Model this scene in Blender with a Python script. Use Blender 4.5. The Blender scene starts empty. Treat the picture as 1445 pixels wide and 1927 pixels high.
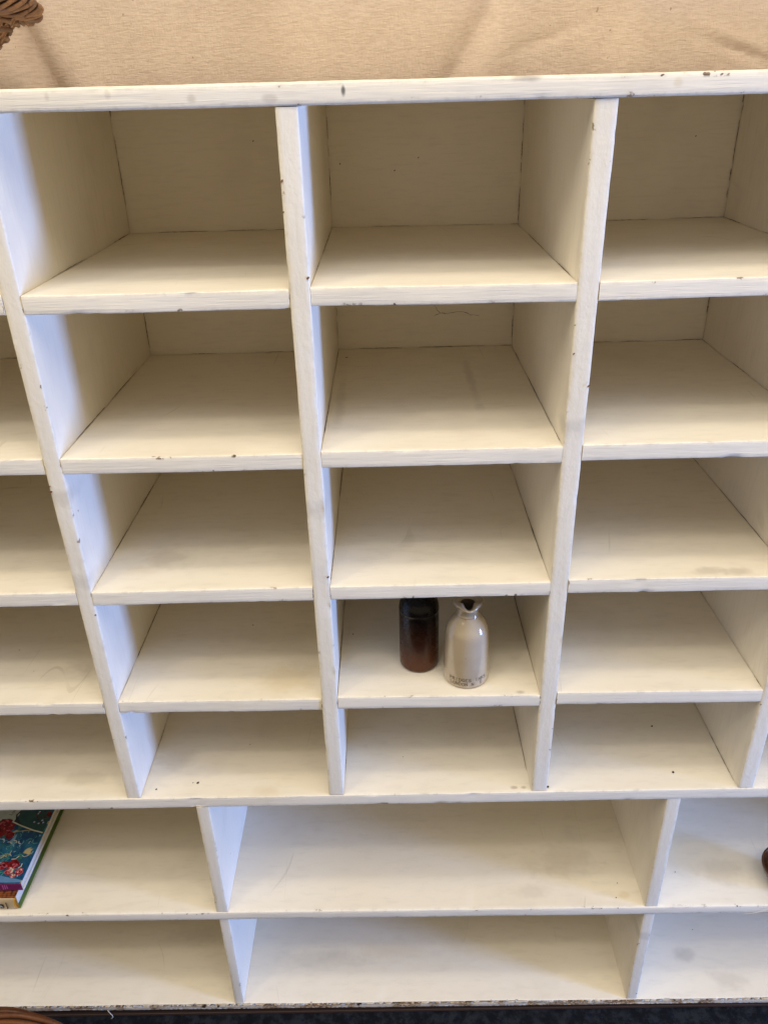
import bpy, bmesh, math, random
from mathutils import Vector, Matrix, noise
R = math.radians
random.seed(7)
scene = bpy.context.scene
ZO = 0.232                                   # height of the unit's own zero above the carpet

# ------------------------------------------------------------------ camera
cam_d = bpy.data.cameras.new('camera'); cam = bpy.data.objects.new('camera', cam_d)
scene.collection.objects.link(cam); scene.camera = cam
cam_d.sensor_fit = 'HORIZONTAL'; cam_d.sensor_width = 36.0
cam_d.lens = 1481.885 / 1445 * 36.0
cam_d.clip_start = 0.02; cam_d.clip_end = 60
p_, r_, y_ = R(28.2063), R(-1.5122), R(-0.6048)
fwd = Vector((math.sin(y_)*math.cos(p_), math.cos(y_)*math.cos(p_), -math.sin(p_)))
rgt = Vector((math.cos(y_), -math.sin(y_), 0)); upv = rgt.cross(fwd)
rr = rgt*math.cos(r_) + upv*math.sin(r_); uu = -rgt*math.sin(r_) + upv*math.cos(r_)
M = Matrix((rr, uu, -fwd)).transposed().to_4x4()
M.translation = Vector((-0.07265, -1.01567, 1.58291 + ZO)); cam.matrix_world = M

# ------------------------------------------------------------------ light
world = bpy.data.worlds.new('World'); scene.world = world; world.use_nodes = True
bg = world.node_tree.nodes['Background']
bg.inputs[0].default_value = (1.0, 0.83, 0.57, 1); bg.inputs[1].default_value = 0.44

def lamp(name, shape, loc, target, size, power, col, size_y=None):
    d = bpy.data.lights.new(name, 'AREA'); d.shape = shape; d.size = size
    if size_y: d.size_y = size_y
    d.energy = power; d.color = col
    o = bpy.data.objects.new(name, d); scene.collection.objects.link(o)
    o.location = loc
    o.rotation_euler = (Vector(target) - Vector(loc)).to_track_quat('-Z', 'Y').to_euler()
    return o
# shop window far to the right, grazing along the front of the shelves
lamp('window_light', 'RECTANGLE', (4.3, -1.42, 0.97), (0, -1.42, 0.97), 0.62, 268, (0.24, 0.43, 1.0), 1.25).rotation_euler = (R(90), 0, R(90))
# warm ceiling spots in front of and above the unit
for (x, y, w) in [(-1.9, -0.75, 12), (-0.95, -0.70, 12), (0.05, -0.75, 12), (1.05, -0.70, 11), (2.0, -0.8, 10),
                  (-1.7, -1.5, 22), (-0.5, -1.55, 14), (0.8, -1.5, 13)]:
    lamp('ceiling_spot', 'DISK', (x, y, 3.7), (x*0.8, -0.05, 0.2), 0.20, w*0.33, (1.0, 0.88, 0.68))
# light ceiling with its glow
lamp('ceiling_glow', 'RECTANGLE', (0, -1.35, 3.75), (0, -0.85, 0), 4.6, 67, (1.0, 0.93, 0.84), 1.8)

scene.view_settings.view_transform = 'Standard'; scene.view_settings.look = 'None'
scene.view_settings.gamma = 1; scene.view_settings.use_curve_mapping = False
scene.view_settings.exposure = 0.0
scene.cycles.diffuse_bounces = 8; scene.cycles.max_bounces = 12

# ------------------------------------------------------------------ node helpers
class N:
    def __init__(s, name):
        s.m = bpy.data.materials.new(name); s.m.use_nodes = True
        s.t = s.m.node_tree; s.b = s.t.nodes['Principled BSDF']
        s.co = s.t.nodes.new('ShaderNodeTexCoord').outputs['Object']
    def n(s, kind, **kw):
        x = s.t.nodes.new(kind)
        for k, v in kw.items(): setattr(x, k, v)
        return x
    def put(s, sock, v):
        if isinstance(v, bpy.types.NodeSocket): s.t.links.new(v, sock)
        elif isinstance(v, tuple) and len(v) == 3 and sock.type == 'RGBA': sock.default_value = (*v, 1)
        else: sock.default_value = v
    def map(s, scale, rot=(0,0,0), loc=(0,0,0), src=None):
        x = s.n('ShaderNodeMapping'); s.put(x.inputs[0], src or s.co)
        x.inputs['Scale'].default_value = scale; x.inputs['Rotation'].default_value = rot; x.inputs['Location'].default_value = loc
        return x.outputs[0]
    def noise(s, scale, detail=4, rough=.55, vec=None, dist=0):
        x = s.n('ShaderNodeTexNoise'); s.put(x.inputs['Vector'], vec or s.co)
        x.inputs['Scale'].default_value = scale; x.inputs['Detail'].default_value = detail
        x.inputs['Roughness'].default_value = rough; x.inputs['Distortion'].default_value = dist
        return x.outputs[0]
    def ramp(s, v, lo, hi, a=0., b=1., smooth=True):
        x = s.n('ShaderNodeMapRange'); x.interpolation_type = 'SMOOTHSTEP' if smooth else 'LINEAR'
        s.put(x.inputs[0], v)
        for i, q in zip((1, 2, 3, 4), (lo, hi, a, b)): x.inputs[i].default_value = q
        return x.outputs[0]
    def op(s, o, a, b=0., c=None):
        x = s.n('ShaderNodeMath', operation=o); s.put(x.inputs[0], a); s.put(x.inputs[1], b)
        if c is not None: s.put(x.inputs[2], c)
        return x.outputs[0]
    def mix(s, f, a, b, mode='MIX'):
        x = s.n('ShaderNodeMix', data_type='RGBA', blend_type=mode)
        s.put(x.inputs[0], f); s.put(x.inputs[6], a); s.put(x.inputs[7], b)
        return x.outputs[2]
    def bump(s, h, dist, strength=1.0, nrm=None):
        x = s.n('ShaderNodeBump'); s.put(x.inputs['Height'], h)
        x.inputs['Distance'].default_value = dist; x.inputs['Strength'].default_value = strength
        if nrm: s.put(x.inputs['Normal'], nrm)
        return x.outputs[0]
    def end(s, col, rough=.5, nrm=None, spec=.5, metal=0):
        s.put(s.b.inputs['Base Color'], col); s.put(s.b.inputs['Roughness'], rough)
        s.b.inputs['Specular IOR Level'].default_value = spec; s.b.inputs['Metallic'].default_value = metal
        if nrm: s.put(s.b.inputs['Normal'], nrm)
        return s.m

def simple(name, col, rough=.5, var=.12, scale=40, spec=.5):
    k = N(name); f = k.noise(scale)
    c = k.mix(f, tuple(x*(1-var) for x in col), tuple(min(1, x*(1+var)) for x in col))
    return k.end(c, rough, k.bump(k.noise(scale*6), .0003, .3), spec)

def paint(name, axis, stains=(), front_grain=1.0, rz=40):
    """old brushed cream gloss paint; the brush runs along the board"""
    k = N(name)
    grime = k.noise(7.0, 3, .65)
    base = k.mix(k.ramp(k.noise(2.3, 1), .35, .7), (.872, .820, .708), (.855, .790, .655))
    base = k.mix(k.ramp(grime, .5, .78, 0, .22), base, (.60, .54, .45))                         # handling grime
    sc = (4, 14, 30) if axis == 'x' else (30, 30, 3)
    streak = k.noise(6, 2, .6, k.map(sc))
    base = k.mix(k.ramp(streak, .46, .78, 0, .26), base, (.66, .61, .53))                       # brushed streaks
    # fine dark specks
    v = k.n('ShaderNodeTexVoronoi'); v.inputs['Scale'].default_value = 17; v.inputs['Randomness'].default_value = 1
    k.put(v.inputs['Vector'], k.co)
    sep = k.n('ShaderNodeSeparateColor'); k.put(sep.inputs[0], v.outputs['Color'])
    rare = k.op('GREATER_THAN', sep.outputs[0], .80)
    sp = k.op('MULTIPLY', k.ramp(v.outputs['Distance'], .012, .04, .85, 0), rare)
    base = k.mix(sp, base, (.16, .12, .085))
    # hairline scratches
    nrm = k.n('ShaderNodeNewGeometry'); sx = k.n('ShaderNodeSeparateXYZ'); k.put(sx.inputs[0], nrm.outputs['True Normal'])
    flat = k.ramp(k.op('ABSOLUTE', sx.outputs[1]), .4, .8, 1.0, 0)
    gate = k.op('MULTIPLY', k.ramp(k.noise(8, 1, .5, k.map((1, 1, 1), (0, 0, 0), (5, 1, 4))), .61, .73, 0, .22), flat)
    for rot, th in ((.25, .0032), (-.5, .003)):
        nz = k.noise(4, 0, .4, k.map((2.2, .35, 1.0), (0, 0, rot), (rot*7, 3, 0)))
        base = k.mix(k.op('MULTIPLY', k.op('COMPARE', nz, .5, th), gate), base, (.36, .30, .23))
    sn = k.op('MULTIPLY', k.op('SUBTRACT', k.noise(28, 2, .7), .5), 1.6) if stains else None
    for (x, y, z, rx, ry, amt, col) in stains:
        a = k.n('ShaderNodeVectorMath', operation='SUBTRACT'); k.put(a.inputs[0], k.co); a.inputs[1].default_value = (x, y, z + ZO)
        b = k.n('ShaderNodeVectorMath', operation='MULTIPLY'); k.put(b.inputs[0], a.outputs[0]); b.inputs[1].default_value = (1/rx, 1/ry, rz)
        l = k.n('ShaderNodeVectorMath', operation='LENGTH'); k.put(l.inputs[0], b.outputs[0])
        d = k.op('ADD', l.outputs['Value'], sn)
        base = k.mix(k.ramp(d, .2, 1.15, amt*.98, 0), base, col)
    # chipped and rubbed arrises
    at = k.n('ShaderNodeAttribute', attribute_name='edge')
    e = at.outputs['Fac']
    cn = k.noise(46, 3, .72)
    ch = k.op('MULTIPLY', k.ramp(cn, .60, .635), k.ramp(e, .3, .75))
    ch = k.op('MULTIPLY', ch, k.ramp(grime, .52, .60))
    base = k.mix(k.op('MULTIPLY', k.ramp(e, .1, .9), k.ramp(cn, .45, .7, 0, .35)), base, (.50, .44, .36))
    base = k.mix(ch, base, k.mix(k.ramp(streak, .4, .6), (.10, .06, .035), (.38, .29, .20)))
    # relief: grain ridges, brush, lumps
    g = (16, 160, 380) if axis == 'x' else (150, 150, 120)
    fr = k.ramp(k.op('ABSOLUTE', sx.outputs[1]), .4, .8, .10, 1.0)                              # the sawn front edges are coarser
    grain = k.noise(1.0, 2, .6, k.map(g))
    lumps = k.noise(22, 1, .6)
    h = k.op('ADD', k.op('MULTIPLY', grain, k.op('MULTIPLY', fr, .72*front_grain)), k.op('MULTIPLY', lumps, .5))
    rough = k.ramp(grime, .3, .7, .40, .58)
    return k.end(base, rough, k.bump(h, .0011, .7), .42)

DIRT = (.42, .36, .29); YEL = (.66, .54, .33); GREY = (.40, .37, .33); PALE = (.74, .72, .68)
S = {1: 1.3638, 2: 1.1375, 3: .911, 4: .686, 5: .4575, 6: .131, 7: -.19}
ST = [(-.26, .055, S[4], .055, .05, .42, YEL), (-.441, .10, S[3], .05, .04, .34, DIRT), (-.48, .06, S[3], .03, .02, .25, YEL),
      (-.498, .093, S[5], .05, .03, .25, DIRT), (.277, .107, S[6], .09, .05, .28, DIRT), (.602, .075, S[6], .07, .04, .3, DIRT),
      (.416, .019, S[3], .03, .014, .4, DIRT), (.469, .017, S[3], .028, .016, .42, DIRT), (.139, .008, S[4], .012, .006, .7, GREY),
      (.141, .010, S[5], .008, .005, .7, DIRT), (.157, .010, S[5], .008, .005, .7, DIRT), (.384, .026, S[6], .014, .010, .4, YEL),
      (.20, .04, S[6], .05, .02, .25, DIRT), (-.152, .19, S[2], .010, .13, .26, GREY), (.070, .30, S[2], .010, .17, .28, GREY),
      (-.60, .10, S[4], .06, .03, .38, DIRT), (-.10, .12, S[7], .10, .03, .22, YEL), (.585, .10, S[7], .03, .022, .4, GREY),
      (.66, .04, S[7], .05, .03, .3, DIRT), (-.25, .10, S[7], .12, .03, .22, GREY), (.52, .25, S[7], .1, .05, .25, GREY),
      (-.56, .16, S[7], .1, .03, .25, GREY), (.03, .06, S[6], .2, .02, .16, PALE), (-.66, .05, S[5], .05, .02, .3, DIRT), (-.31, .015, S[5], .03, .02, .35, YEL)]
m_row = {i: paint('cream_paint_shelf', 'x', [q for q in ST if abs(q[2]-S[i]) < .02]) for i in range(1, 8)}
m_top = paint('cream_paint_top', 'x', ((-.20, 0, 1.577, .010, .05, .40, DIRT), (.09, 0, 1.592, .022, .05, .8, GREY), (.262, 0, 1.583, .006, .05, .4, YEL), (-.454, 0, 1.585, .004, .05, .35, DIRT), (-.385, 0, 1.586, .004, .05, .3, DIRT), (-.117, 0, 1.584, .0028, .05, .9, (.1, .1, .1)), (-.290, 0, 1.579, .007, .05, .4, DIRT)), 1.0, 170)
m_up = paint('cream_paint_upright', 'z', ((.184, 0, 1.166, .09, .05, .30, GREY), (-.183, 0, 1.043, .09, .05, .28, GREY), (-.183, 0, .935, .09, .05, .3, PALE), (-.552, 0, .925, .09, .05, .26, GREY), (-.552, 0, 1.07, .09, .05, .3, DIRT), (.184, 0, .82, .09, .05, .3, PALE), (.43, 0, .03, .09, .05, .3, GREY)), 1.0, 60)
m_back = paint('cream_paint_back', 'x', (), .25)
m_black = simple('black_kickboard_paint', (.008, .008, .010), .6)
m_brownwood = simple('brown_batten_wood', (.055, .028, .016), .55)
m_hole = simple('dark_hole', (.02, .014, .010), .8)
m_crack = simple('paint_crack_line', (.17, .12, .075), .8)

k = N('raw_chipboard_edge')
v = k.n('ShaderNodeTexVoronoi'); v.inputs['Scale'].default_value = 1; k.put(v.inputs['Vector'], k.map((240, 300, 520)))
sep = k.n('ShaderNodeSeparateColor'); k.put(sep.inputs[0], v.outputs['Color'])
c = k.mix(sep.outputs[0], (.16, .090, .045), (.66, .50, .32)); c = k.mix(k.ramp(k.noise(18, 3), .44, .54), c, (.66, .58, .46))
c = k.mix(k.ramp(k.noise(33, 3), .66, .71), c, (.06, .035, .02))
m_chip = k.end(c, .85, k.bump(sep.outputs[1], .001, .8), .2)

k = N('dark_mottled_carpet')
c = k.mix(k.ramp(k.noise(38, 5, .7), .42, .62), (.006, .007, .010), (.022, .025, .031))
c = k.mix(k.ramp(k.noise(60, 2), .62, .72), c, (.006, .010, .024))
m_carpet = k.end(c, .95, k.bump(k.noise(600, 2), .003, .8), .15)

# ------------------------------------------------------------------ mesh helpers
COL = scene.collection
def mesh_obj(name, verts, faces, mat, parent=None, smooth=True, edge=None):
    me = bpy.data.meshes.new(name); me.from_pydata(verts, [], faces); me.update()
    if mat: me.materials.append(mat)
    me.polygons.foreach_set('use_smooth', [smooth]*len(me.polygons))
    if edge:
        a = me.attributes.new('edge', 'FLOAT', 'POINT'); a.data.foreach_set('value', edge)
    o = bpy.data.objects.new(name, me); COL.objects.link(o)
    if parent: o.parent = parent
    return o
def tag(o, label, cat, group=None):
    o['label'] = label; o['category'] = cat
    if group: o['group'] = group
    return o
def empty(name, loc, label, cat):
    o = bpy.data.objects.new(name, None); COL.objects.link(o); o.location = loc; o.empty_display_size = .05
    return tag(o, label, cat)

SEED = [0]
def section(p0, p1, q0, q1, r, step):
    """rounded rectangle as a loop of (p, q, normal_p, normal_q, edge)"""
    L = []; s2 = math.sqrt(.5); ins = min(.006, (q1-q0)*.3)
    def side(a, b, n, horiz, c):
        m = max(1, int(abs(b-a)/step)); sg = 1 if b > a else -1
        ts = [a + sg*ins] + [a + (b-a)*i/m for i in range(1, m)] + [b - sg*ins]
        for t in ts:
            L.append((t, c, *n, 0.) if horiz else (c, t, *n, 0.))
    def corner(cp, cq, sp, sq, first_q):
        a = (cp - sp*r, cq, 0, sq, .8); m = (cp - sp*r*(1-s2), cq - sq*r*(1-s2), sp*s2, sq*s2, 1.); b = (cp, cq - sq*r, sp, 0, .8)
        L.extend([a, m, b] if first_q else [b, m, a])
    side(p0+r, p1-r, (0, -1), True, q0); corner(p1, q0, 1, -1, True)
    side(q0+r, q1-r, (1, 0), False, p1); corner(p1, q1, 1, 1, False)
    side(p1-r, p0+r, (0, 1), True, q1); corner(p0, q1, -1, 1, True)
    side(q1-r, q0+r, (-1, 0), False, p0); corner(p0, q0, -1, -1, False)
    return L
def board(name, axis, a0, a1, p0, p1, q0, q1, mat, parent, r=.0015, seg=.009, step=.05, slope=0., gap=(0., 0.), wob=.0006, nick=1.0):
    """axis x: p = depth y, q = z (slope raises q towards a1);  axis z: p = depth y, q = x"""
    SEED[0] += 1; sd = SEED[0]*13.7
    sec = section(p0, p1, q0, q1, r, step); n = len(sec)
    m = max(2, int((a1-a0)/seg)); V = []; E = []
    for i in range(m+1):
        a = a0 + (a1-a0)*i/m; t = i/m
        for j, (p, q, np_, nq, e) in enumerate(sec):
            w = wob*noise.noise(Vector((a*9, sd, p*6 + q*40))) + .16*wob*noise.noise(Vector((a*55, sd+5, p*30 + q*150)))
            if e > .5:
                w += .00025*noise.noise(Vector((a*160, sd+3, j*.01 + q*30)))
                c = noise.noise(Vector((a*70, sd+9, q*200 + p*90)))
                if c > .50: w -= (c-.50)*.009*nick
            aa = a
            if i == 0 and gap[0]: aa = a0 + gap[0]*max(.12, .5 + 1.2*noise.noise(Vector((p*14, sd+1, 0))))*(.3 if p < .01 else 1)
            if i == m and gap[1]: aa = a1 - gap[1]*max(.12, .5 + 1.2*noise.noise(Vector((p*14, sd+2, 0))))*(.3 if p < .01 else 1)
            P, Q = p + np_*w, q + nq*w + slope*t
            V.append((aa, P, Q + ZO) if axis == 'x' else (Q, P, aa + ZO)); E.append(e)
    F = []
    for i in range(m):
        for j in range(n):
            j2 = (j+1) % n
            f = (i*n+j, i*n+j2, (i+1)*n+j2, (i+1)*n+j)
            F.append(f if axis == 'z' else f[::-1])
    F.append(tuple(range(n)) if axis == 'x' else tuple(reversed(range(n))))
    F.append(tuple(reversed(range(m*n, m*n+n))) if axis == 'x' else tuple(range(m*n, m*n+n)))
    o = mesh_obj(name, V, F, mat, parent, True, E)
    o.data.polygons[-1].use_smooth = False; o.data.polygons[-2].use_smooth = False
    bm = bmesh.new(); bm.from_mesh(o.data); bm.faces.ensure_lookup_table()
    for fc in (bm.faces[-1], bm.faces[-2]):
        for ed in fc.edges: ed.smooth = False
    bmesh.ops.recalc_face_normals(bm, faces=bm.faces); bm.to_mesh(o.data); bm.free()
    return o
def tube(pts, rad, sides=8, closed=False, flat=1.0):
    V = []; F = []; n = len(pts); pts = [Vector(p) for p in pts]; prev = None
    for i, p in enumerate(pts):
        a = pts[(i-1) % n] if (closed or i > 0) else p; b = pts[(i+1) % n] if (closed or i < n-1) else p
        t = (b-a).normalized()
        if prev is None: u = t.orthogonal().normalized()
        else:
            u = prev - t*prev.dot(t); u.normalize()
        prev = u; w = t.cross(u)
        rd = rad(i/(n-1)) if callable(rad) else rad
        for s in range(sides):
            an = 2*math.pi*s/sides
            V.append(p + u*math.cos(an)*rd + w*math.sin(an)*rd*flat)
    for i in range(n if closed else n-1):
        for s in range(sides):
            s2 = (s+1) % sides; i2 = (i+1) % n
            F.append((i*sides+s, i*sides+s2, i2*sides+s2, i2*sides+s))
    if not closed:
        F.append(tuple(reversed(range(sides)))); F.append(tuple(range((n-1)*sides, n*sides)))
    return V, F
def lathe(prof, n=72, shape=None):
    V = []; F = []
    for (r, z) in prof:
        for i in range(n):
            a = 2*math.pi*i/n; v = Vector((r*math.cos(a), r*math.sin(a), z))
            V.append(shape(v, a) if shape else v)
    for j in range(len(prof)-1):
        for i in range(n):
            i2 = (i+1) % n
            F.append((j*n+i, j*n+i2, (j+1)*n+i2, (j+1)*n+i))
    F.append(tuple(reversed(range(n)))); F.append(tuple(range((len(prof)-1)*n, len(prof)*n)))
    return V, F
def box(name, x0, x1, y0, y1, z0, z1, mat, parent, r=.0006, segs=2):
    bm = bmesh.new(); bmesh.ops.create_cube(bm, size=1)
    for v in bm.verts: v.co = Vector((x0 + (v.co.x+.5)*(x1-x0), y0 + (v.co.y+.5)*(y1-y0), z0 + (v.co.z+.5)*(z1-z0)))
    if r: bmesh.ops.bevel(bm, geom=list(bm.edges), offset=r, segments=segs, profile=.5, affect='EDGES')
    me = bpy.data.meshes.new(name); bm.to_mesh(me); bm.free(); me.materials.append(mat)
    o = bpy.data.objects.new(name, me); COL.objects.link(o)
    if parent: o.parent = parent
    return o

# ------------------------------------------------------------------ carpet
f = mesh_obj('floor', [(-4, -4, 0), (4, -4, 0), (4, 1.2, 0), (-4, 1.2, 0)], [(0, 1, 2, 3)], m_carpet, None, False)
f['kind'] = 'structure'

# ------------------------------------------------------------------ the pigeonhole unit
unit = empty('shelving_unit', (0, 0, 0), 'large cream painted wooden pigeonhole shelving unit with chipped edges standing on dark carpet', 'shelving unit')
D = .498; PITCH = .3693
UP = [(-1.3027, -1.2763), (-.9334, -.907), (-.5641, -.5397), (-.1963, -.170), (.170, .1977), (.5415, .5688), (.9112, .9385), (1.2805, 1.3078)]
board('top_board', 'x', -1.315, 1.32, -.003, D+.012, 1.5692, 1.5935, m_top, unit, r=.003, seg=.007)
for i, (a, b) in enumerate(UP):
    board('upright', 'z', .4588, 1.5684, -.0005 if i % 2 else .0006, D-.0024, a, b, m_up, unit, seg=.009)
# shelf tops measured left / right in each column
SH = {1: [(1.362, 1.363), (1.362, 1.3625), (1.3618, 1.362), (1.3637, 1.3617), (1.3624, 1.3649), (1.3669, 1.3672), (1.367, 1.366)],
      2: [(1.134, 1.1345), (1.1335, 1.1335), (1.1335, 1.1337), (1.1364, 1.1363), (1.138, 1.1389), (1.1414, 1.1416), (1.141, 1.140)],
      3: [(.908, .909), (.907, .908), (.9073, .9094), (.9088, .9092), (.9125, .911), (.9123, .9106), (.911, .910)],
      4: [(.685, .685), (.685, .684), (.6849, .6829), (.687, .6842), (.6882, .6855), (.6883, .6854), (.686, .686)]}
shelves = {}
for row in (1, 2, 3, 4):
    for c in range(7):
        x0 = UP[c][1] + .0003; x1 = UP[c+1][0] - .0003; zl, zr = SH[row][c]
        th = .0245 + random.uniform(-.0006, .0008)
        shelves[row, c] = board('shelf', 'x', x0, x1, random.uniform(-.0006, .0016), D-.0020, zl-th, zl, m_row[row], unit, slope=zr-zl, gap=(.0016, .0016), wob=.0009)
shelves[5, 0] = board('long_shelf', 'x', -1.3027, 1.3078, -.0012, D-.0015, .4335, .4578, m_row[5], unit, slope=-.0015)
shelves[6, 0] = board('long_shelf', 'x', -1.3027, 1.3078, -.0015, D-.0015, .1140, .1370, m_row[6], unit, slope=-.0145, r=.0028)
s6 = lambda x: .1370 - .0145*(x+1.3027)/2.6105
s7 = lambda x: -.1790 - .0165*(x+1.3027)/2.6105
shelves[7, 0] = board('base_board', 'x', -1.3027, 1.3078, .0006, D-.0015, -.1900, -.1790, m_row[7], unit, slope=-.0165, r=.0012)
for (a, b, zt, zb) in [(-1.3027, -1.2763, 0, 0), (-.4417, -.4183, 0, 0), (.4178, .4439, 0, 0), (1.2814, 1.3078, 0, 0)]:
    board('upright', 'z', s6((a+b)/2)+.0004, .4325, -.0002, D-.001, a, b, m_up, unit)
    board('upright', 'z', s7((a+b)/2)+.0004, s6((a+b)/2)-.0236, .0012, D-.001, a+.002, b-.0015, m_up, unit)
# raw chipboard front edge with ragged paint under it, dark kickboard, brown batten
board('chipboard_edge', 'x', -1.3025, 1.3076, -.0028, .0004, -.1902, -.1796, m_chip, unit, slope=-.0165, r=.0006, wob=.0014, nick=2.0, seg=.005)
box('kickboard', -1.28, 1.29, .035, .055, .001, ZO-.2085, m_black, unit, .001)
box('batten', -1.29, 1.30, .004, .018, .0005, .008, m_brownwood, unit, .0015)
box('back_panel', -1.30, 1.305, D+.0002, D+.008, ZO-.19, ZO+1.5685, m_back, unit, 0)

# nail holes and dents, each on its board
def disc(name, c, n, rad, mat, parent, sq=1.0, rot=0):
    n = Vector(n).normalized(); u = n.orthogonal().normalized(); w = n.cross(u); V = []
    for i in range(10):
        a = 2*math.pi*i/10 + rot; q = rad*random.uniform(.75, 1.2)
        V.append(Vector(c) + u*math.cos(a)*q + w*math.sin(a)*q*sq)
    return mesh_obj(name, [tuple(v) for v in V], [tuple(range(10))], mat, parent, False)
def z_at(row, c, x):
    if row == 5: return .4578 - .0015*(x+1.3027)/2.6105
    if row == 6: return s6(x)
    if row == 7: return s7(x)
    zl, zr = SH[row][c]; x0 = UP[c][1]; x1 = UP[c+1][0]; return zl + (zr-zl)*(x-x0)/(x1-x0)
for (row, c, x, y, rad) in [(2, 4-1+0, -.151, .439, .003), (5, 0, -.442, .034, .0028), (5, 0, -.451, .034, .0014), (5, 0, .435, .159, .0026), (5, 0, .438, .039, .003),
                            (4, 3-0, -.342+.0, .212, .0016), (3, 2, -.62, .204, .0018), (2, 3-1+0, -.60, .30, .002), (4, 4, -.149, .173, .0018),
                            (6, 0, .377, .053, .0014), (6, 0, .504, .077, .0014), (6, 0, .366, .02, .0014), (5, 0, .201, .01, .003), (5, 0, -.516, .02, .002), (7, 0, .62, .16, .0013)]:
    cc = c
    if row <= 4:
        cc = next(i for i in range(7) if UP[i][1] <= x <= UP[i+1][0])
    disc('nail_hole', (x, y, z_at(row, cc, x) + ZO + .0009), (0, 0, 1), rad, m_hole, shelves[row, cc if row <= 4 else 0], .7)
def crack(name, pts, n, w, parent, mat=None):
    n = Vector(n); V = []; F = []; pts = [Vector(p) for p in pts]; fine = []
    for a, b in zip(pts, pts[1:]):
        m = 5
        for i in range(m): fine.append(a.lerp(b, i/m) + Vector([random.uniform(-1, 1)*.0009*(1-abs(x)) for x in n]))
    fine.append(pts[-1])
    for i, p in enumerate(fine):
        t = (fine[min(i+1, len(fine)-1)] - fine[max(i-1, 0)]).normalized(); s = n.cross(t).normalized()
        ww = w*random.uniform(.35, 1.2)*(.3 + .7*math.sin(math.pi*(i+.5)/len(fine)))
        V += [tuple(p + s*ww), tuple(p - s*ww)]
    for i in range(len(fine)-1): F.append((2*i, 2*i+1, 2*i+3, 2*i+2))
    return mesh_obj(name, V, F, mat or m_crack, parent, False)
bp = [o for o in unit.children if o.name.startswith('back_panel')][0]
yb = D - .0006
crack('paint_crack', [(.018, yb, 1.218+ZO), (.028, yb, 1.203+ZO), (.041, yb, 1.202+ZO), (.074, yb, 1.205+ZO), (.087, yb, 1.198+ZO), (.105, yb, 1.196+ZO)], (0, -1, 0), .0006, bp)
crack('paint_crack', [(.028, yb, 1.203+ZO), (.018, yb, 1.197+ZO)], (0, -1, 0), .0006, bp)
for (x, z) in [(-.299, 1.51), (-.054, 1.457), (-.15, 1.47), (.47, 1.50), (-.012, 1.477)]:
    disc('nail_hole', (x, yb, z+ZO), (0, -1, 0), .0016, m_crack, bp, .7)

# chipped spots on the arrises
ups = [o for o in unit.children if o.name.startswith('upright')]
m_chipc = simple('bare_wood_chip', (.17, .075, .035), .8, .5, 400)
for (i, x, z, r0) in [(2, -.5625, 1.083, .0030), (2, -.5620, 1.092, .0018), (2, -.5405, .866, .0022), (3, -.1712, 1.376, .0026), (3, -.1945, 1.49, .0024), (3, -.1955, 1.455, .0016), (3, -.1715, .928, .0024), (4, .1725, 1.27, .0018), (4, .1965, 1.225, .0024), (5, .5425, .655, .0018)]:
    disc('paint_chip', (x, -.0016, z+ZO), (0, -1, 0), r0, m_chipc, ups[i], .55)
# broken dark lines where boards meet
def joint(a, b, n, w, parent, breaks):
    a = Vector(a); b = Vector(b); L = (b-a).length; t = random.uniform(0, .25)
    while t < .97:
        ln = random.uniform(.06, .42); e = min(1, t+ln)
        if (e-t)*L > .006: crack('joint_crack', [a.lerp(b, t + (e-t)*q/3) for q in range(4)], n, w*random.uniform(.55, 1.15), parent)
        t = e + random.uniform(*breaks)
m_crack2 = m_crack
d7 = .7071
for row in (1, 2, 3, 4, 5):
    for c in (1, 2, 3, 4, 5):
        xl, xr = UP[c][1], UP[c+1][0]; zz = lambda x: z_at(row, c, x) + ZO; o = .0011; sh = shelves[row, c if row < 5 else 0]
        if xl > -.95: joint((xl+o, .004, zz(xl)+o), (xl+o, D-.004, zz(xl)+o), (d7, 0, d7), .0007, sh, (.06, .45))
        joint((xr-o, .004, zz(xr)+o), (xr-o, D-.004, zz(xr)+o), (-d7, 0, d7), .0006, sh, (.08, .6) if row > 2 else (.05, .35))
        if row < 3:
            top = 1.568+ZO if row == 1 else z_at(1, c, xl)-.026+ZO
            joint((xl+o, D-.0028, zz(xl)+.003), (xl+o, D-.0028, top), (d7, -d7, 0), .0007, bp, (.02, .15))
            joint((xr-o, D-.0028, zz(xr)+.003), (xr-o, D-.0028, top), (-d7, -d7, 0), .0009, bp, (.02, .15))
            joint((xl, D-.0028, zz(xl)+o), (xr, D-.0028, zz(xr)+o), (0, -d7, d7), .0006, bp, (.02, .2))
        if row < 5:
            for x in (xl+.0002, xr-.0002):
                joint((x, -.0019, zz(x)-.024), (x, -.0019, zz(x)), (0, -1, 0), .0006, sh, (.05, .5))

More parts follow.
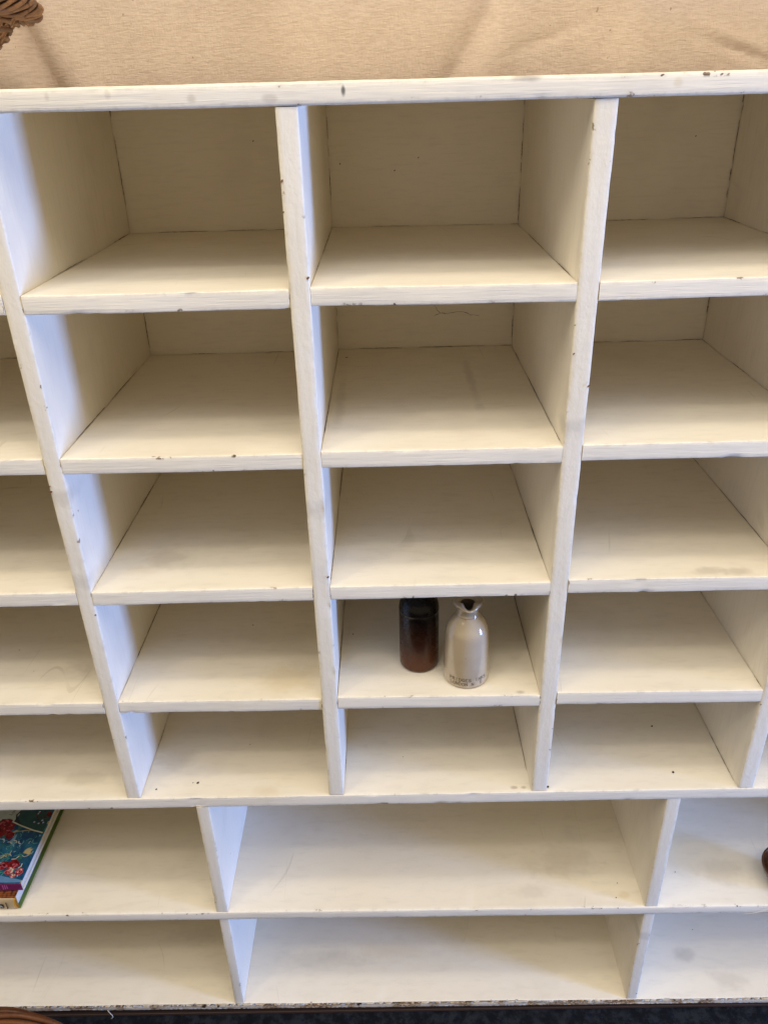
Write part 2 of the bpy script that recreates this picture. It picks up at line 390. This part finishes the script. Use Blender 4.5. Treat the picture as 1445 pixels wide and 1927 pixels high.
# ------------------------------------------------------------------ draped cloth behind
k = N('beige_woven_cloth')
thr = k.noise(1, 3, .6, k.map((80, 1, 430), (0, .06, 0))); wp = k.noise(1, 2, .5, k.map((430, 1, 130)))
c = k.mix(k.ramp(k.noise(3, 3), .3, .7), (.65, .54, .445), (.60, .49, .40))
c = k.mix(k.ramp(thr, .35, .7, .0, .45), c, (.44, .33, .25)); c = k.mix(k.ramp(wp, .5, .75, 0, .14), c, (.72, .60, .45))
c = k.mix(k.ramp(k.noise(70, 2), .73, .77, 0, .6), c, (.22, .15, .09))
m_cloth = k.end(c, .9, k.bump(k.op('ADD', thr, k.op('MULTIPLY', wp, .6)), .0016, .9), .15)
V = []; F = []; nx, nz = 420, 130; X0, X1, Z0, Z1 = -1.9, 1.9, 1.30, 2.35
def gs(d, w): return math.exp(-(d/w)**2)
for j in range(nz+1):
    z = Z0 + (Z1-Z0)*j/nz
    for i in range(nx+1):
        x = X0 + (X1-X0)*i/nx
        y = .575 + .013*math.sin(x*11+.6+.5*math.sin(z*3)) + .008*math.sin(x*23 + z*2) + .010*noise.noise(Vector((x*3, z*1.2, 4)))
        d = x - (-.690 + (1.684-z)*.36); y += .034*gs(d, .022)*(1 if z < 1.72 else gs(z-1.72, .08)) - .014*gs(d-.06, .04)
        d = x - (.119 - (1.711-z)*.60); y += .011*gs(d, .022) - .008*gs(d-.055, .04) - .006*gs(d+.07, .05)
        d = (z - (1.657 - (x-.467)*.32)); y += .007*gs(d, .006)*gs(x-.55, .07) - .004*gs(d-.012, .01)*gs(x-.55, .07)
        d = (z - (1.650 + (x-.20)*.35)); y += .004*gs(d, .008)*gs(x-.22, .06)
        d = x - (.345 + (z-1.65)*.1); y -= .012*gs(d, .05)
        y += .0016*noise.noise(Vector((x*18, z*18, 2)))
        y += .0020*gs(z-(1.714 - .02*(x+.3)), .002)*gs(x+.27, .09)
        V.append((x, max(y, .545), z+ZO))
for j in range(nz):
    for i in range(nx):
        a = j*(nx+1)+i; F.append((a, a+1, a+nx+2, a+nx+1))
cl = mesh_obj('hanging_cloth', V, F, m_cloth); tag(cl, 'beige woven cloth hanging in soft folds behind the top of the shelves', 'cloth')
sm = cl.modifiers.new('thickness', 'SOLIDIFY'); sm.thickness = .0018; sm.offset = 1

# ------------------------------------------------------------------ wicker baskets
def wicker_mat(name, a, b, dark):
    k = N(name)
    oi = k.n('ShaderNodeObjectInfo')
    c = k.mix(oi.outputs['Random'], a, b)
    c = k.mix(k.ramp(k.noise(55, 4, .6), .5, .75, 0, .7), c, dark)
    return k.end(c, k.ramp(k.noise(90), .3, .7, .35, .6), k.bump(k.noise(260, 3), .0006, .6), .45)
m_wick = wicker_mat('honey_wicker', (.27, .125, .040), (.10, .040, .013), (.03, .011, .004))
m_wick2 = wicker_mat('reddish_brown_wicker', (.17, .058, .016), (.10, .032, .010), (.03, .010, .004))
def basket(name, loc, label, rb, rt, h, nrow, nst, rs, rim_r, strands, twist, mat, rim_s):
    e = empty(name, loc, label, 'basket')
    rad = lambda z: rb + (rt-rb)*(z/h)**.9
    for s in range(nst):
        a = 2*math.pi*s/nst
        if s == 0:
            pts = [((rad(h*t)), 0, h*t) for t in [i/8 for i in range(9)]]
            Vv, Ff = tube(pts, rs*.6, 6); o0 = mesh_obj('stake', [tuple(v) for v in Vv], Ff, mat, e); o = o0
        else:
            o = bpy.data.objects.new('stake', o0.data); COL.objects.link(o); o.parent = e
        o.rotation_euler = (0, 0, a)
    for r in range(nrow):
        z = rs + (h-rs*1.5)*(r+.5)/nrow
        pts = []
        m = nst*6
        for i in range(m):
            a = 2*math.pi*i/m
            w = math.cos(nst/2*a + math.pi*(r % 2))*rs*1.1
            q = rad(z) + w + random.uniform(-.0004, .0004)
            pts.append((q*math.cos(a), q*math.sin(a), z + .0011*math.sin(a*7+r*2.1)))
        Vv, Ff = tube(pts, rs, 6, True); mesh_obj('weaver', [tuple(v) for v in Vv], Ff, mat, e)
    for s in range(strands):
        pts = []; m = 420; ph = 2*math.pi*s/strands
        for i in range(m):
            a = 2*math.pi*i/m; b = ph + twist*a
            cr = rim_r*(1 + .10*math.sin(2*b + s*1.7) + .05*math.sin(a*23 + s)); q = rt + rim_r*.55 + cr*math.cos(b)
            pts.append((q*math.cos(a), q*math.sin(a), h + cr*.85*math.sin(b)))
        Vv, Ff = tube(pts, rim_s, 7, True); mesh_obj('rim_strand', [tuple(v) for v in Vv], Ff, mat, e)
    Vv, Ff = tube([((rt+rim_r*.55)*math.cos(2*math.pi*i/90), (rt+rim_r*.55)*math.sin(2*math.pi*i/90), h) for i in range(90)], rim_r*.72, 8, True)
    mesh_obj('rim_core', [tuple(v) for v in Vv], Ff, m_wdark, e)
    Vv, Ff = lathe([(rb*.05, .002), (rb, .002), (rb, .008), (rb*.05, .008)], 48); mesh_obj('base', [tuple(v) for v in Vv], Ff, mat, e)
    return e
m_wdark = simple('shadowy_wicker_core', (.035, .016, .008), .8)
basket('wicker_basket', (-.778, .225, ZO+1.5955), 'honey coloured wicker basket with thick plaited rim on top of the shelves', .112, .215, .098, 10, 30, .0036, .0150, 11, 6, m_wick, .0026)
basket('wicker_basket', (-.880, -.456, .001), 'reddish brown wicker basket with coiled rim on the floor below the shelves', .26, .322, .224, 20, 44, .0042, .017, 9, 2.0, m_wick2, .0052)

# ------------------------------------------------------------------ stoneware bottles
k = N('dark_brown_salt_glaze')
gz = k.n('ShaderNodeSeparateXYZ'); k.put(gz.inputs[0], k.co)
glaze_refl = k.op('ADD', gz.outputs[2], k.op('MULTIPLY', k.op('SUBTRACT', k.noise(30, 3), .5), .03))
c = k.mix(k.ramp(glaze_refl, .015, .06), (.085, .027, .010), (.030, .0085, .0045))
c = k.mix(k.ramp(glaze_refl, .055, .118), c, (.005, .003, .003))  # two-tone glaze, with the dark reflection of the shelf underside painted into the top
c = k.mix(k.ramp(k.noise(120, 4, .7), .55, .75, 0, .35), c, (.025, .010, .006))
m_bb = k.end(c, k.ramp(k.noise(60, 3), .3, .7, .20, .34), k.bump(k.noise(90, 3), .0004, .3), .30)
k = N('pale_stoneware_glaze')
c = k.mix(k.ramp(k.noise(18, 4), .35, .7), (.49, .41, .30), (.43, .35, .25))
c = k.mix(k.ramp(k.noise(150, 3, .7), .66, .73, 0, .45), c, (.22, .16, .105))
m_cb = k.end(c, .10, k.bump(k.noise(45, 3), .0006, .35), .55)
k.b.inputs['Coat Weight'].default_value = .6; k.b.inputs['Coat Roughness'].default_value = .04
m_stamp = simple('stamped_letter_ink', (.10, .075, .05), .6, .3, 300)
m_in = simple('bottle_inside', (.10, .075, .05), .7)

zb = z_at(4, 4-1, -.03) if False else z_at(4, 3, -.1)
def z4(x): return .6882 + (.6855-.6882)*(x+.170)/.340 + ZO + .0006
b1 = empty('stoneware_bottle', (-.029, .0915, z4(-.029)), 'dark brown glazed stoneware bottle with rounded shoulder beside the pale jug', 'bottle')
prof = [(.001, 0), (.030, 0), (.0328, .0012), (.0338, .004), (.0341, .02), (.0342, .06), (.0341, .110), (.0341, .1158), (.0344, .1164), (.0341, .1170), (.0340, .119), (.0335, .124), (.0318, .1305), (.028, .1365), (.022, .1410), (.017, .1435), (.0150, .147), (.0148, .158), (.0185, .160), (.0190, .166), (.0175, .168), (.012, .1675), (.011, .150), (.001, .149)]
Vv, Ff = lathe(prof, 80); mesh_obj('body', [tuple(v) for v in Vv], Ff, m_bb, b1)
b2 = empty('stoneware_jug', (.0500, .0535, z4(.05)), 'pale grey glazed stoneware ink jug with pinched pouring lip and stamped lettering', 'jug')
to_cam = math.atan2(-1.0157-.0535, -.0727-.05); sp_a = to_cam + R(7)
prof = [(.001, 0), (.0350, 0), (.0375, .0010), (.0386, .004), (.0386, .02), (.0378, .055), (.0368, .086), (.0364, .0935), (.0354, .1005), (.0334, .1078), (.0305, .1140), (.0268, .1194), (.0232, .1236), (.0204, .1268), (.0192, .1286), (.0190, .1298), (.0197, .1306), (.0197, .1316), (.0188, .1324), (.0185, .1350), (.0186, .1436), (.0202, .1474), (.0236, .1496), (.0252, .1515), (.0250, .1540), (.0228, .1556), (.0185, .1553), (.0145, .1535), (.0122, .1495), (.0114, .140), (.0112, .125), (.001, .124)]
def lip(v, a):
    d = (a - sp_a + math.pi) % (2*math.pi) - math.pi
    t = min(1, max(0, (v.z-.1445)/.009)); r = math.hypot(v.x, v.y)
    if t <= 0: return v
    g = math.exp(-(d/.42)**2)*t; s = math.exp(-((abs(d)-.85)/.38)**2)*t
    nr = r + g*.0045 - s*(.0026 if r < .0215 else .0010)
    if r < .0195 and v.z > .144: nr = r + g*.0075 - s*.0026
    return Vector((v.x*nr/r, v.y*nr/r, v.z - g*.0036 + s*.0010))
Vv, Ff = lathe(prof, 120, lip)
o = mesh_obj('body', [tuple(v) for v in Vv], Ff, m_cb, b2); o.data.materials.append(m_in)
nf = 120
for i, pl in enumerate(o.data.polygons):
    if i // nf >= 28: pl.material_index = 1
# stamped letters, slab serif strokes bent round the foot of the jug
G = {'P': [[(0, 0), (0, 1)], [(0, 1), (.45, 1), (.62, .88), (.62, .62), (.45, .5), (0, .5)]], 'R': [[(0, 0), (0, 1)], [(0, 1), (.45, 1), (.62, .88), (.62, .62), (.45, .5), (0, .5)], [(.3, .5), (.66, 0)]],
     'I': [[(.3, 0), (.3, 1)]], 'D': [[(0, 0), (0, 1), (.4, 1), (.66, .75), (.66, .25), (.4, 0), (0, 0)]], 'G': [[(.64, .8), (.45, 1), (.2, 1), (0, .75), (0, .25), (.2, 0), (.5, 0), (.64, .15), (.64, .45), (.38, .45)]],
     'E': [[(0, 0), (0, 1)], [(0, 1), (.6, 1), (.6, .8)], [(0, .52), (.42, .52)], [(0, 0), (.62, 0), (.62, .2)]], 'S': [[(.6, .82), (.42, 1), (.18, 1), (.03, .82), (.1, .6), (.5, .42), (.62, .2), (.45, 0), (.18, 0), (0, .18)]],
     'N': [[(0, 0), (0, 1), (.62, 0), (.62, 1)]], 'K': [[(0, 0), (0, 1)], [(.6, 1), (0, .42)], [(.2, .58), (.64, 0)]], 'L': [[(0, 1), (0, 0), (.58, 0), (.58, .2)]],
     'O': [[(.2, 0), (0, .25), (0, .75), (.2, 1), (.46, 1), (.66, .75), (.66, .25), (.46, 0), (.2, 0)]], '.': [[(.1, 0), (.1, .12)]]}
SER = {'P': [(0, 0)], 'R': [(0, 0), (.66, 0)], 'I': [(.3, 0), (.3, 1)], 'N': [(0, 0), (0, 1), (.62, 1)], 'K': [(0, 0), (0, 1), (.6, 1), (.64, 0)], 'L': [(0, 1)]}
def stamp_line(text, a0, a1, zbase, hgt):
    adv = (a1-a0)/len(text); rad = .0386 + .00018; V = []; F = []
    pt = lambda u, w: (math.cos(u)*rad, math.sin(u)*rad, w)
    def seg(p, q, th):
        (x0, y0), (x1, y1) = p, q; dx, dy = x1-x0, y1-y0; l = math.hypot(dx, dy) or 1; nx, ny = -dy/l*th, dx/l*th
        i = len(V)
        for (x, y) in ((x0+nx, y0+ny), (x0-nx, y0-ny), (x1-nx, y1-ny), (x1+nx, y1+ny)):
            V.append(pt(x/rad + cur, zbase + y))
        F.append((i, i+1, i+2, i+3))
    for n, ch in enumerate(text):
        cur = a0 + adv*n
        if ch == ' ': continue
        w = adv*rad*.98
        jz = random.uniform(-.0003, .0003)
        for st in G[ch]:
            for p, q in zip(st, st[1:]):
                seg((p[0]*w, p[1]*hgt+jz), (q[0]*w, q[1]*hgt+jz), .00050)
        for (x, y) in SER.get(ch, []): seg((x*w-.0009, y*hgt+jz), (x*w+.0009, y*hgt+jz), .0003)
    mesh_obj('stamped_letters', V, F, m_stamp, b2, False)
stamp_line('PRIDGES INKS', to_cam - R(42), to_cam + R(60), .0150, .0060)
stamp_line('LONDON N. E.', to_cam - R(40), to_cam + R(56), .0064, .0060)

# ------------------------------------------------------------------ small brown bowl at the right
k = N('treacle_brown_glaze')
c = k.mix(k.noise(60, 4), (.035, .013, .006), (.085, .038, .016)); m_bowl = k.end(c, .18, k.bump(k.noise(80), .0006, .3), .5)
bw = empty('glazed_bowl', (.722, .052, ZO + s6(.722) + .0006), 'small dark brown glazed bowl at the right edge of the lower shelf', 'bowl')
Vv, Ff = lathe([(.001, 0), (.029, 0), (.031, .002), (.032, .005), (.040, .015), (.0475, .027), (.0515, .038), (.0530, .043), (.0528, .0455), (.0505, .0460), (.0485, .042), (.043, .028), (.034, .013), (.001, .009)], 72)
mesh_obj('body', [tuple(v) for v in Vv], Ff, m_bowl, bw)

# ------------------------------------------------------------------ books
def text_mesh(name, body, size, mat, parent, mtx):
    cu = bpy.data.curves.new(name, 'FONT'); cu.body = body; cu.size = size; cu.align_x = 'CENTER'; cu.align_y = 'CENTER'
    to = bpy.data.objects.new(name, cu); COL.objects.link(to)
    dg = bpy.context.evaluated_depsgraph_get(); me = bpy.data.meshes.new_from_object(to.evaluated_get(dg))
    bpy.data.objects.remove(to); bpy.data.curves.remove(cu)
    me.transform(mtx); me.materials.clear(); me.materials.append(mat)
    o = bpy.data.objects.new(name, me); COL.objects.link(o); o.parent = parent
    return o
k = N('teal_painted_cover')
w1 = k.noise(16, 4, .6, k.map((1, .55, 1), (0, 0, .7)), 2.2)
c = k.mix(k.ramp(w1, .38, .62), (.006, .055, .15), (.02, .16, .24))
c = k.mix(k.ramp(k.noise(26, 3, .6, k.map((1, .4, 1), (0, 0, -.6)), 1.5), .56, .66, 0, .8), c, (.045, .17, .10))
c = k.mix(k.ramp(k.noise(22, 2, .5, k.map((.5, 1.6, 1), (0, 0, .5), (.3, .1, 0)), 1.0), .62, .67), c, (.52, .43, .20))
c = k.mix(k.ramp(k.noise(40, 3, .5, k.map((1, .6, 1), (0, 0, 1.0)), 2), .64, .69, 0, .9), c, (.22, .42, .50))
m_teal = k.end(c, .22, None, .5)
m_pg = None
k = N('book_pages'); wv = k.n('ShaderNodeTexWave', wave_type='BANDS', bands_direction='Z'); wv.inputs['Scale'].default_value = 420; wv.inputs['Distortion'].default_value = 1.5
k.put(wv.inputs['Vector'], k.co); m_pg = k.end(k.mix(wv.outputs['Fac'], (.56, .53, .50), (.76, .74, .72)), .8, None, .2)
m_purple = simple('purple_spine_cloth', (.13, .008, .075), .35)
m_cream = simple('cream_spine_paper', (.70, .58, .42), .4)
m_yellow = simple('ochre_spine_end', (.50, .25, .03), .5)
m_green = simple('olive_green_cover', (.085, .16, .02), .3)
m_white = simple('white_board', (.75, .74, .72), .5)
k = N('brown_lattice_cover'); ck = k.n('ShaderNodeTexVoronoi', feature='SMOOTH_F1'); ck.inputs['Scale'].default_value = 1; ck.inputs['Randomness'].default_value = .35
k.put(ck.inputs['Vector'], k.map((120, 200, 1))); m_latt = k.end(k.mix(k.ramp(ck.outputs['Distance'], .25, .55), (.24, .075, .02), (.025, .007, .004)), .35, None, .5)
m_red = simple('printed_red', (.24, .008, .012), .25, .6, 200); m_pink = simple('printed_pink', (.46, .10, .13), .25, .4, 200)
m_dred = simple('printed_dark_red', (.10, .004, .008), .25); m_pale = simple('printed_pale_cream', (.62, .60, .46), .3)
m_blk = simple('printed_black', (.01, .01, .012), .3); m_lil = simple('printed_lilac', (.40, .45, .66), .3); m_dkteal = simple('printed_dark_teal', (.02, .075, .08), .25, .5, 60)
m_pnk = simple('printed_spine_pink', (.55, .15, .35), .3); m_wash = simple('printed_pale_wash', (.42, .47, .44), .3, .25, 60)

zs = s6(-.95) + ZO + .0012
bk2 = empty('book', (-.995, .13, zs), 'thick book with cream spine and brown lattice cover at the bottom of the stack', 'book')
T2 = .0325; X1 = .150; Y0 = -.121; Y1 = .140; XL = -.150
box('back_cover', XL, X1+.0035, Y0+.004, Y1, 0, .0026, m_green, bk2)
box('page_block', XL+.003, X1-.004, Y0+.006, Y1-.004, .0028, T2-.0030, m_pg, bk2, .0004)
box('front_cover', XL, X1-.001, Y0+.004, Y1, T2-.0028, T2, m_latt, bk2)
# rounded spine
pts = []
for i in range(9):
    a = math.pi*i/8; pts.append((Y0+.0045 - .0045*math.sin(a), .0002 + (T2-.0004)*(.5 - .5*math.cos(a))))
V = []; F = []
for x in (XL, X1-.004): 
    for (y, z) in pts: V.append((x, y, z))
for i in range(8): F.append((i, i+1, 9+i+1, 9+i))
F.append(tuple(range(9))); F.append(tuple(reversed(range(9, 18))))
sp2 = mesh_obj('spine', V, F, m_cream, bk2)
V2 = [(x, y-.0004 if x < X1 else y+.002, z) for x in (X1-.0042, X1+.0005) for (y, z) in pts]
mesh_obj('spine_end', V2, F, m_yellow, bk2)
rotf = Matrix.Rotation(R(90), 4, 'X')
o = disc('spine_emblem', (.1195, Y0-.0007, T2*.40), (0, -1, 0), .0068, m_blk, sp2)
text_mesh('spine_emblem_letter', 'A', .010, m_white, sp2, Matrix.Translation((.1195, Y0-.0011, T2*.40)) @ rotf)
box('spine_rule', .1300, .1312, Y0-.0009, Y0+.001, T2*.15, T2*.72, m_brownwood, sp2, 0)

zs1 = zs + T2 + .0006; T1 = .0225
bk1 = empty('book', (-.99, .155, zs1), 'glossy book with teal floral cover and purple spine on top of the stack', 'book')
X1 = .156; Y0 = -.1255; Y1 = .135; XL = -.150
box('back_cover', XL, X1, Y0+.002, Y1, 0, .0024, m_white, bk1)
box('page_block', XL+.003, X1-.0045, Y0+.004, Y1-.003, .0026, T1-.0026, m_pg, bk1, .0004)
cv = box('front_cover', XL, X1, Y0+.0005, Y1, T1-.0024, T1, m_teal, bk1)
sp1 = box('spine', XL, X1-.0012, Y0-.0004, Y0+.0018, .0004, T1-.0026, m_purple, bk1, .0008)
for i in range(3): box('spine_rule', .116+i*.0042, .1172+i*.0042, Y0-.0007, Y0, .004+.001*i, T1-.006, m_pnk, sp1, 0)
zt = T1 + .00025
def loc(wx, wy): return wx + .99, wy - .155
def flat_poly(name, pts, mat, dz, parent=cv):
    return mesh_obj(name, [(*loc(*p), zt+dz) for p in pts], [tuple(range(len(pts)))], mat, parent, False)
def ribbon(name, pts, w, mat, dz):
    V = []; F = []; P = [Vector((*loc(*p), zt+dz)) for p in pts]
    for i, p in enumerate(P):
        t = (P[min(i+1, len(P)-1)] - P[max(i-1, 0)]).normalized(); s = Vector((-t.y, t.x, 0))
        V += [tuple(p+s*w), tuple(p-s*w)]
    for i in range(len(P)-1): F.append((2*i, 2*i+1, 2*i+3, 2*i+2))
    mesh_obj(name, V, F, mat, cv, False)
def flower(cx, cy, r, mats, seedz):
    V = []; F = []; mi = []
    lev = seedz
    for L, (q, n) in enumerate(((1.0, 9), (.72, 7), (.42, 6), (.2, 5))):
        for s in range(n):
            a = 2*math.pi*s/n + L*.5 + random.uniform(-.2, .2); rr_ = r*q*random.uniform(.8, 1.1)
            px, py = cx + math.cos(a)*rr_*.62, cy + math.sin(a)*rr_*.62; pr = r*(.42 if L < 2 else .26)
            i0 = len(V); lev += .000012
            for t in range(8):
                b = 2*math.pi*t/8; lx, ly = loc(px + math.cos(b)*pr*random.uniform(.8, 1.1), py + math.sin(b)*pr*random.uniform(.7, 1.1))
                V.append((lx, ly, zt + lev))
            F.append(tuple(range(i0, i0+8))); mi.append(random.choice((0, 0, 1)) if L % 2 == 0 else random.choice((0, 1, 2)))
    o = mesh_obj('printed_flower', V, F, None, cv, False)
    for m in mats: o.data.materials.append(m)
    for pl, i in zip(o.data.polygons, mi): pl.material_index = i
# pale upper field, dark upper corner and the curved white band
flat_poly('printed_panel', [(-1.05, .184), (-.955, .186), (-.912, .181), (-.905, .205), (-.902, .285), (-1.05, .285)], m_wash, .00005)
flat_poly('printed_panel', [(-.904, .184), (-.88, .163), (-.8365, .152), (-.8365, .285), (-.902, .285), (-.908, .21)], m_dkteal, .00008)
ribbon('printed_band', [(-1.02, .196), (-.96, .192), (-.915, .182), (-.89, .170), (-.86, .158), (-.8365, .151)], .0014, m_pale, .00020)
ribbon('printed_stem', [(-.905, .215), (-.912, .200), (-.908, .188), (-.895, .174), (-.87, .160)], .0018, m_blk, .00012)
flat_poly('printed_base_band', [(-1.12, .031), (-.836, .031), (-.836, .036), (-.868, .043), (-.90, .052), (-.95, .050), (-1.12, .055)], simple('printed_sky_blue', (.10, .22, .42), .25, .3, 50), .00005)
m_strk = simple('printed_sea_green', (.07, .27, .25), .25, .4, 80); m_strb = simple('printed_deep_blue', (.012, .07, .24), .25, .4, 80)
RM = (m_red, m_dred, m_pink)
for (x, y, r) in [(-.928, .176, .015), (-.915, .165, .013), (-.930, .150, .014), (-.905, .146, .010), (-.945, .165, .015), (-.887, .070, .011), (-.868, .072, .013), (-.902, .060, .012), (-.925, .080, .013), (-.955, .075, .012), (-.965, .15, .014)]:
    flower(x, y, r, RM, .00022 + random.uniform(0, .0002))
for (x, y, r) in [(-.869, .057, .010), (-.848, .055, .009), (-.858, .046, .006)]:
    flower(x, y, r, (m_pink, m_red, m_pale), .0005)
flower(-.840, .200, .007, (m_dred, m_red, m_dred), .0003)
for i in range(110):
    x = random.uniform(-.95, -.842); y = random.uniform(.05, .14); a = random.uniform(0, 6.3); l = random.uniform(.005, .016)
    ribbon('printed_brushstroke', [(x, y), (x+l*.5*math.cos(a), y+l*.5*math.sin(a)), (x+l*math.cos(a+.5), y+l*math.sin(a+.5))], random.uniform(.0005, .0011), random.choice((m_pale, m_lil, m_strk, m_strk, m_strb, m_dkteal)), .00010 + i*.000002)
for i in range(14):
    x = random.uniform(-.875, -.845); y = random.uniform(.175, .215)
    flat_poly('printed_berry', [(x+.0022*math.cos(t), y+.0022*math.sin(t)) for t in [j*.785 for j in range(8)]], random.choice((m_lil, m_dred)), .00014 + i*.000002)
text_mesh('printed_word', 'Luc', .012, m_blk, cv, Matrix.Translation((*loc(-.924, .207), zt+.0003)) @ Matrix.Rotation(R(75), 4, 'Z'))

# ------------------------------------------------------------------ loose threads
m_thread = simple('pale_thread', (.72, .68, .60), .7)
Vv, Ff = tube([(-.722, -.0036, ZO-.1945), (-.718, -.006, ZO-.199), (-.7125, -.008, ZO-.206), (-.7115, -.009, ZO-.211), (-.714, -.009, ZO-.214), (-.717, -.009, ZO-.2165)], .0007, 6)
tag(mesh_obj('loose_thread', [tuple(v) for v in Vv], Ff, m_thread), 'short pale thread hooked on the raw bottom edge of the shelves', 'thread')
Vv, Ff = tube([(.620, -.0030, ZO+.1045), (.632, -.0045, ZO+.1062), (.645, -.0050, ZO+.1100), (.658, -.0045, ZO+.1150), (.672, -.0040, ZO+.1215), (.69, -.003, ZO+.1295)], .0006, 6)
tag(mesh_obj('loose_thread', [tuple(v) for v in Vv], Ff, m_thread), 'fine white thread lying across the lower shelf edge at the right', 'thread')
